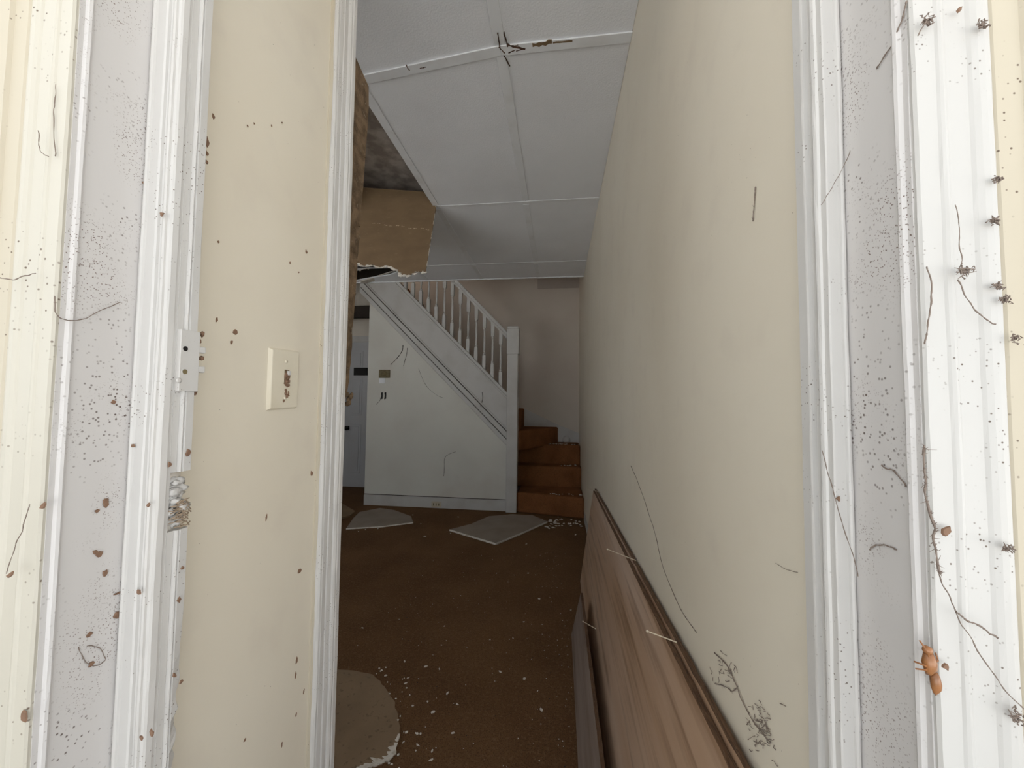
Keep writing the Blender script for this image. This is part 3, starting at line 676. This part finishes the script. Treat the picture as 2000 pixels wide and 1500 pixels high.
for k in range(64):
    p = at(random.uniform(1050, 1136), random.gauss(1019, 6), 2, 0)
    if p.x < XR-.02 and p.y < 4.0 and p.y > 3.3: chip(p.x, p.y, 0, random.uniform(.008, .02), 'white plaster chip in the heap at the foot of the stairs', 'plaster chips at the stair foot')
for (zt, yf, x0, x1, n) in ((Z1, 4.08, -.12, .25, 16), (Z2, f2, .0, .25, 14), (Z3, f3, -.16, .25, 26)):
    for k in range(n):
        x = random.uniform(x0, x1); chip(x, yf+random.uniform(.035, .11), zt, random.uniform(.006, .015), {Z1: 'white plaster chip on the lowest stair tread', Z2: 'white plaster chip on the second stair tread', Z3: 'white plaster chip on the stair landing below the winder'}[zt], 'plaster chips on the tread at %d cm' % int(zt*100))
mb = MB(); mbd = MB()
for k in range(620):
    y = .9+2.9*random.random()**1.3; x = random.uniform(-1.0, .08) if random.random() < .6 else random.gauss(.0, .07)
    if not -1.6 < x < .06 or y > 3.15: continue
    s = random.uniform(.001, .0024)
    (mb if k % 3 else mbd).blob((x, y, s*.3), s, s, s*.6, k, .3, 1)
nf_ = len(mb.f); mb.add(mbd.v, mbd.f)
cc = tag(obj('carpet_crumbs', mb, 'chip'), 'fine white crumbs and dark grit scattered over the brown carpet', 'crumbs', kind='stuff')
cc.data.materials.append(M['dark'])
for pl in cc.data.polygons:
    if pl.index >= nf_: pl.material_index = 1

# ---------------------------------------------------------------- flakes, cobwebs, specks by the doorway
FL = {}
def flake(px, py, ax, val, s, asp, rot, label, group, m='flake'):
    p = at(px, py, ax, val); n = 8; rnd = random.Random(int(px*7+py)); pts = []
    for i in range(n):
        a = 2*math.pi*(i+rnd.uniform(-.3, .3))/n; r = s*rnd.uniform(.5, 1.15); u = r*math.cos(a); w = r*math.sin(a)*asp
        pts.append((u*math.cos(rot)-w*math.sin(rot), u*math.sin(rot)+w*math.cos(rot)))
    off = .0012
    if ax == 0:
        sg = 1 if val < 0 else -1
        A = [(p.x, p.y+u, p.z+w) for u, w in pts]; B = [(p.x+sg*off, p.y+u*.8, p.z+w*.8) for u, w in pts]
    else:
        A = [(p.x+u, p.y, p.z+w) for u, w in pts]; B = [(p.x+u*.8, p.y-off, p.z+w*.8) for u, w in pts]
    if m == 'web':                                       # a clot of dusty fibres
        mbw = MB()
        for k in range(22):
            c = p + Vector((rnd.gauss(0, s*.4), -.0006-rnd.random()*.002, rnd.gauss(0, s*.45*asp)))
            e = [c, c+Vector((rnd.gauss(0, s*.22), -rnd.random()*.001, rnd.gauss(0, s*.2))), c+Vector((rnd.gauss(0, s*.32), .0004, rnd.gauss(0, s*.3)))]
            mbw.tube(e, [.0003, .0005, .0002], 4)
        for k in range(7): mbw.blob(p+Vector((rnd.gauss(0, s*.35), -.0008, rnd.gauss(0, s*.3*asp))), s*.22, .0008, s*.2, k+int(px), .4)
        o = obj('dirt_clump', mbw, m); FL.setdefault(label, []).append((py, o, group)); return o
    o = obj('dirt_mark' if 'mark' in label else 'dirt_clump' if 'clump' in label else 'leaf_flake', MB().prism(A, B), m)
    FL.setdefault(label, []).append((py, o, group)); return o
JLs = JL+.0004
L1 = 'brown leaf flake caught on the speckled door jamb'
for px, py, s, asp, rot in [(206, 981, .006, 1.5, .2), (190, 997, .004, .8, 0), (193, 1083, .0055, .9, .5), (187, 1078, .004, 1.4, .3), (205, 1120, .004, 1.6, .2), (232, 1158, .011, .18, .0), (232, 1200, .009, .8, .4), (173, 1240, .006, .7, 0), (222, 785, .004, 1, .4), (225, 1455, .007, .7, .9), (178, 1296, .006, .8, .5)]:
    flake(px, py, 0, JLs, s*.72, asp, rot, L1, 'leaf flakes on the speckled jamb')
L2 = 'brown leaf flake on the casing left of the speckled jamb'
for px, py, s, asp, rot in [(48, 1398, .0065, 1.2, .2), (85, 988, .0055, .7, .6), (20, 1123, .007, .45, .6)]:
    flake(px, py, 1, .3145 if px > 30 else .304, s*.75, asp, rot, L2, 'leaf flakes on the outer casing')
L3 = 'brown flake clinging to the moulded door stop'
for px, py, s, asp, rot in [(272, 1157, .004, 1.4, .2), (260, 870, .006, .5, 0), (282, 357, .004, .6, .5), (273, 406, .003, .6, .4), (317, 418, .0045, .9, .3), (297, 1431, .005, 1.6, .3), (277, 1440, .003, 1.6, .4), (291, 986, .0035, 1, 0)]:
    flake(px, py, 1, .3875, s*.75, asp, rot, L3, 'flakes on the door stop')
L4 = 'brown flake clinging to the inner strip below the lock keeper'
for px, py, s, asp, rot in [(368, 884, .006, 1.4, .3), (331, 908, .004, 1.3, .2), (353, 1332, .006, .6, .5), (340, 1319, .004, 1.5, .3), (349, 1172, .004, 1.6, .2), (356, 1110, .004, 1, 0)]:
    flake(px, py, 0, JL+.0362, s*.7, asp, rot, L4, 'flakes on the inner strip')
L5 = 'small brown mark on the short wall with the switch'
for px, py, s, asp, rot in [(417, 228, .006, .5, 2.0), (404, 276, .006, 1.8, .1), (404, 300, .004, 1.2, 0), (403, 317, .004, 1, 0), (598, 492, .006, .6, 1.9), (566, 513, .003, 1, 0), (583, 532, .003, .6, 1), (426, 472, .003, 1, 0), (423, 625, .005, .5, 1.3), (460, 649, .007, 1.1, .1), (452, 668, .004, 1.3, 0), (608, 925, .006, 1.3, .3), (520, 1010, .008, .3, 1.4), (585, 1115, .007, 1, .2), (579, 1290, .012, .3, 1.5), (577, 1320, .010, .3, 1.5), (612, 1125, .008, .3, 1.4), (578, 1395, .006, .4, 1.3), (550, 1455, .008, .2, 1.5), (478, 1445, .004, .6, 1), (593, 1350, .007, .3, 1.3), (483, 246, .003, .6, 2.2), (496, 241, .003, .6, 2), (530, 246, .003, .6, 1.8), (551, 240, .003, .6, .6)]:
    flake(px, py, 0, XL+.0004, s*.8, asp, rot, L5, 'marks on the switch wall')
L6 = 'dark dirt clump on the cream surround at the right edge'
for px, py, s, asp, rot in [(1915, 52, .007, .7, .3), (1945, 352, .005, .9, 0), (1938, 433, .006, .5, .2), (1945, 560, .006, .7, .4), (1957, 586, .005, .7, 2.4), (1978, 662, .004, 1.2, 0), (1963, 1070, .005, .6, .4), (1982, 1395, .007, 1.4, 2.6)]:
    flake(px, py, 1, .3095, s*.72, asp, rot, L6, 'clumps on the cream surround', 'web')
flake(1880, 530, 1, .3090, .0065, .6, .1, 'dark dirt clump hanging on threads on the white casing', 'clumps on the white casing', 'web')
flake(1806, 45, 1, .3115, .005, .8, .7, 'dark dirt clump at the top of the white casing', 'clumps on the white casing', 'web')
L7 = 'brown speck on the white casing beside the cream surround'
for px, py, s, asp, rot in [(1848, 1035, .004, 1.9, 2.6), (1846, 1302, .0032, 1.2, .3), (1872, 20, .0036, .6, .9), (1652, 296, .0028, 1.5, 0), (1637, 974, .0028, 1.6, .2)]:
    flake(px, py, 1, .3112 if px > 1700 else .3875, s*.72, asp, rot, L7 if px > 1700 else 'brown speck on the white door stop by the long wall', 'specks on the white casing' if px > 1700 else 'specks on the stop', 'flake')
ORD = ['topmost', 'second', 'third', 'fourth', 'fifth', 'sixth', 'seventh', 'eighth', 'ninth', 'tenth', 'eleventh', 'twelfth', 'thirteenth', 'fourteenth', 'fifteenth', 'sixteenth', 'seventeenth', 'eighteenth', 'nineteenth', 'twentieth', 'twenty-first', 'twenty-second', 'twenty-third', 'twenty-fourth', 'twenty-fifth']
for lab, lst in FL.items():
    lst.sort(key=lambda e: e[0])
    for i, (_, o, gr) in enumerate(lst):
        tag(o, lab if len(lst) == 1 else lab + (', %s from the top' % ORD[i] if 0 < i < len(lst)-1 else ', topmost of them' if i == 0 else ', lowest of them'), {'dirt_mark': 'mark', 'dirt_clump': 'dirt', 'leaf_flake': 'leaf flake'}[o.name.split('.')[0]], gr)
# insect husk on the jamb edge
hk = empty('insect_husk', at(1808, 1320, 1, .316)); tag(hk, 'amber insect husk clinging to the jamb edge by the long wall', 'insect husk')
p = at(1808, 1290, 1, .3155)
obj('body', MB().blob((p.x, .3130, p.z), .0042, .004, .0085, 1, .12, 2).blob((p.x+.003, .3125, p.z-.013), .0032, .003, .008, 2, .12, 2).blob((p.x-.001, .3125, p.z+.009), .003, .0028, .003, 3, .1, 2), 'husk', hk, smooth=True)
for i, (dx, dz_) in enumerate(((-.008, -.001), (-.007, -.006), (.006, .006), (-.004, .014), (.006, -.02))):
    obj('leg', MB().tube([(p.x, .3130, p.z-.003), (p.x+dx*.6, .3105, p.z+dz_*.6), (p.x+dx, .3150, p.z+dz_)], .0006, 5), 'husk', hk)
# cobweb threads, one object each
def web(pxs, ax, val, r, label, seed, wig=.0012):
    mbx = strand([at(a, b, ax, val) for a, b in pxs], r, wig, 8, seed)
    if r > .00062:
        rnd = random.Random(seed); P_ = list(mbx.v)
        for k in range(int(len(P_)*.45)):
            c = rnd.choice(P_); e = [c, c+Vector([rnd.gauss(0, .0007) for _ in range(3)]), c+Vector([rnd.gauss(0, .0015) for _ in range(3)])]
            if ax == 1: e = [Vector((v.x, min(v.y, c.y), v.z)) for v in e]
            else: e = [Vector((c.x, v.y, v.z)) for v in e]
            mbx.tube(e, [.00025, .0002, .00012], 4)
    o = obj('cobweb', mbx, 'web'); tag(o, label, 'cobweb', 'cobweb threads')
web([(107, 578), (110, 612), (130, 626), (165, 622), (200, 605), (235, 590)], 0, JL+.004, .0005, 'long cobweb thread curling over the speckled jamb and its bead', 1)
web([(0, 543), (30, 546), (50, 538), (70, 534)], 1, .303, .0005, 'wavy cobweb thread on the cream surround at the left edge', 2)
web([(12, 1120), (28, 1070), (45, 1030), (58, 985)], 1, .303, .0004, 'slanting cobweb thread low on the cream surround at the left edge', 3)
web([(110, 165), (106, 200), (104, 230), (108, 305)], 1, .3135, .0004, 'fine cobweb thread high on the left outer casing', 4)
web([(76, 255), (78, 285), (84, 300), (95, 306)], 1, .3075, .0004, 'curled cobweb thread high on the left casing bead', 5)
web([(153, 1265), (165, 1290), (185, 1300), (205, 1288), (195, 1266), (170, 1262)], 0, JL+.001, .0004, 'looped cobweb low on the speckled jamb', 6)
web([(1793, 70), (1803, 50), (1815, 35), (1822, 42)], 1, .309, .0005, 'frayed cobweb at the top of the white casing', 7)
web([(1771, 0), (1760, 45), (1740, 90), (1712, 135)], 0, JR-.001, .0006, 'thick dusty cobweb streak at the top of the grey jamb', 8)
web([(1605, 400), (1620, 372), (1645, 330), (1665, 285), (1690, 230)], 1, .380, .0003, 'straight cobweb thread crossing the stop to the grey jamb', 9)
web([(1605, 880), (1618, 925), (1632, 975), (1650, 1040), (1668, 1090), (1676, 1126)], 1, .380, .0004, 'long cobweb thread running down over the lower stop', 10)
web([(1722, 908), (1728, 914), (1745, 920), (1760, 935), (1768, 950)], 0, JR-.001, .0006, 'short curled thread in the middle of the grey jamb', 11)
web([(1698, 1072), (1705, 1068), (1720, 1064), (1738, 1068), (1752, 1074)], 0, JR-.001, .0006, 'arched thread low on the grey jamb', 12)
web([(1806, 870), (1804, 920), (1808, 965), (1822, 1020), (1826, 1065), (1836, 1120)], 1, .3110, .0007, 'thick dirty cobweb rope hanging on the white casing', 13, .0016)
web([(1836, 1120), (1850, 1160), (1864, 1188), (1885, 1230), (1920, 1285), (1962, 1345), (2010, 1395)], 1, .307, .0004, 'long thin cobweb thread sweeping down over the right casing', 14)
web([(1868, 1195), (1890, 1212), (1910, 1220), (1930, 1235), (1950, 1247)], 1, .307, .0006, 'knotted cobweb thread branching towards the cream surround', 15)
web([(1864, 400), (1872, 440), (1875, 490), (1876, 525)], 1, .308, .0003, 'fine vertical thread above the dirt clump on the right casing', 16)
web([(1872, 545), (1890, 585), (1912, 612), (1945, 633)], 1, .307, .0004, 'sagging thread below the dirt clump on the right casing', 17)
web([(1812, 520), (1818, 560), (1816, 600), (1810, 640), (1806, 672)], 1, .3128, .0005, 'dirty vertical cobweb on the inner white casing', 18)
Xw = XR-.0015
web([(1232, 910), (1245, 940), (1268, 1005), (1280, 1045), (1295, 1110), (1330, 1190), (1360, 1235)], 0, Xw, .0008, 'long wavy cobweb down the middle of the long wall', 19, .002)
web([(1395, 1275), (1420, 1300), (1440, 1340), (1455, 1380), (1480, 1420), (1505, 1450)], 0, Xw, .0008, 'dusty cobweb rope low on the long wall above the plywood', 20, .002)
web([(1395, 1335), (1415, 1340), (1430, 1350), (1440, 1340)], 0, Xw, .0007, 'short dusty cobweb bridge beside the plywood edge', 21, .002)
web([(1515, 1100), (1535, 1112), (1558, 1118)], 0, Xw, .0003, 'tiny thread on the long wall beside the door frame', 22, .0005)
web([(1475, 365), (1473, 400), (1470, 432)], 0, Xw, .0007, 'short grey smear high on the long wall', 23, .0008)
mb = MB()
for cx, cy, sx, sy, n in ((1488, 1425, 14, 20, 46), (1470, 1395, 10, 14, 14), (1412, 1305, 14, 18, 20)):
    for k in range(n):
        a_ = (random.gauss(cx, sx), random.gauss(cy, sy)); an = random.gauss(.9, .6); ln = random.uniform(5, 16)
        q = [at(a_[0]+ln*t*math.cos(an)+random.gauss(0, 1), a_[1]+ln*t*math.sin(an)+random.gauss(0, 1), 0, Xw) for t in (0, .35, .7, 1)]
        mb.tube(q, [random.uniform(.0002, .0007) for _ in q], 4)
tag(obj('wall_dust', mb, 'web'), 'grey dust clots caught in cobweb low on the long wall', 'dust', kind='stuff')
# hairline cracks on the under-stair wall
Yc = YS-.0015
def crack(pxs, r, label, seed, y=Yc):
    o = obj('crack', strand([at(a, b, 1, y) for a, b in pxs], r, .004, 6, seed), 'darkwood'); tag(o, label, 'crack', 'cracks and webs on the stair side')
crack([(787, 674), (785, 686), (775, 700), (763, 712)], .0035, 'dark hanging web below the stair string above the thermostat', 1)
crack([(796, 680), (793, 696), (788, 715)], .002, 'thin web strand beside the dark one below the stair string', 2)
crack([(890, 882), (875, 888), (868, 898), (868, 920), (866, 930)], .002, 'thin crack low in the middle of the under-stair wall', 3)
crack([(818, 720), (830, 750), (850, 770), (866, 778)], .0015, 'faint curved crack on the upper under-stair wall', 4)
crack([(942, 766), (943, 778), (938, 795)], .003, 'short dark crack on the stair string near the newel', 5, YS-.0115)
crack([(735, 790), (742, 782), (744, 776)], .0025, 'small scratch left of the dark screw slots', 6)
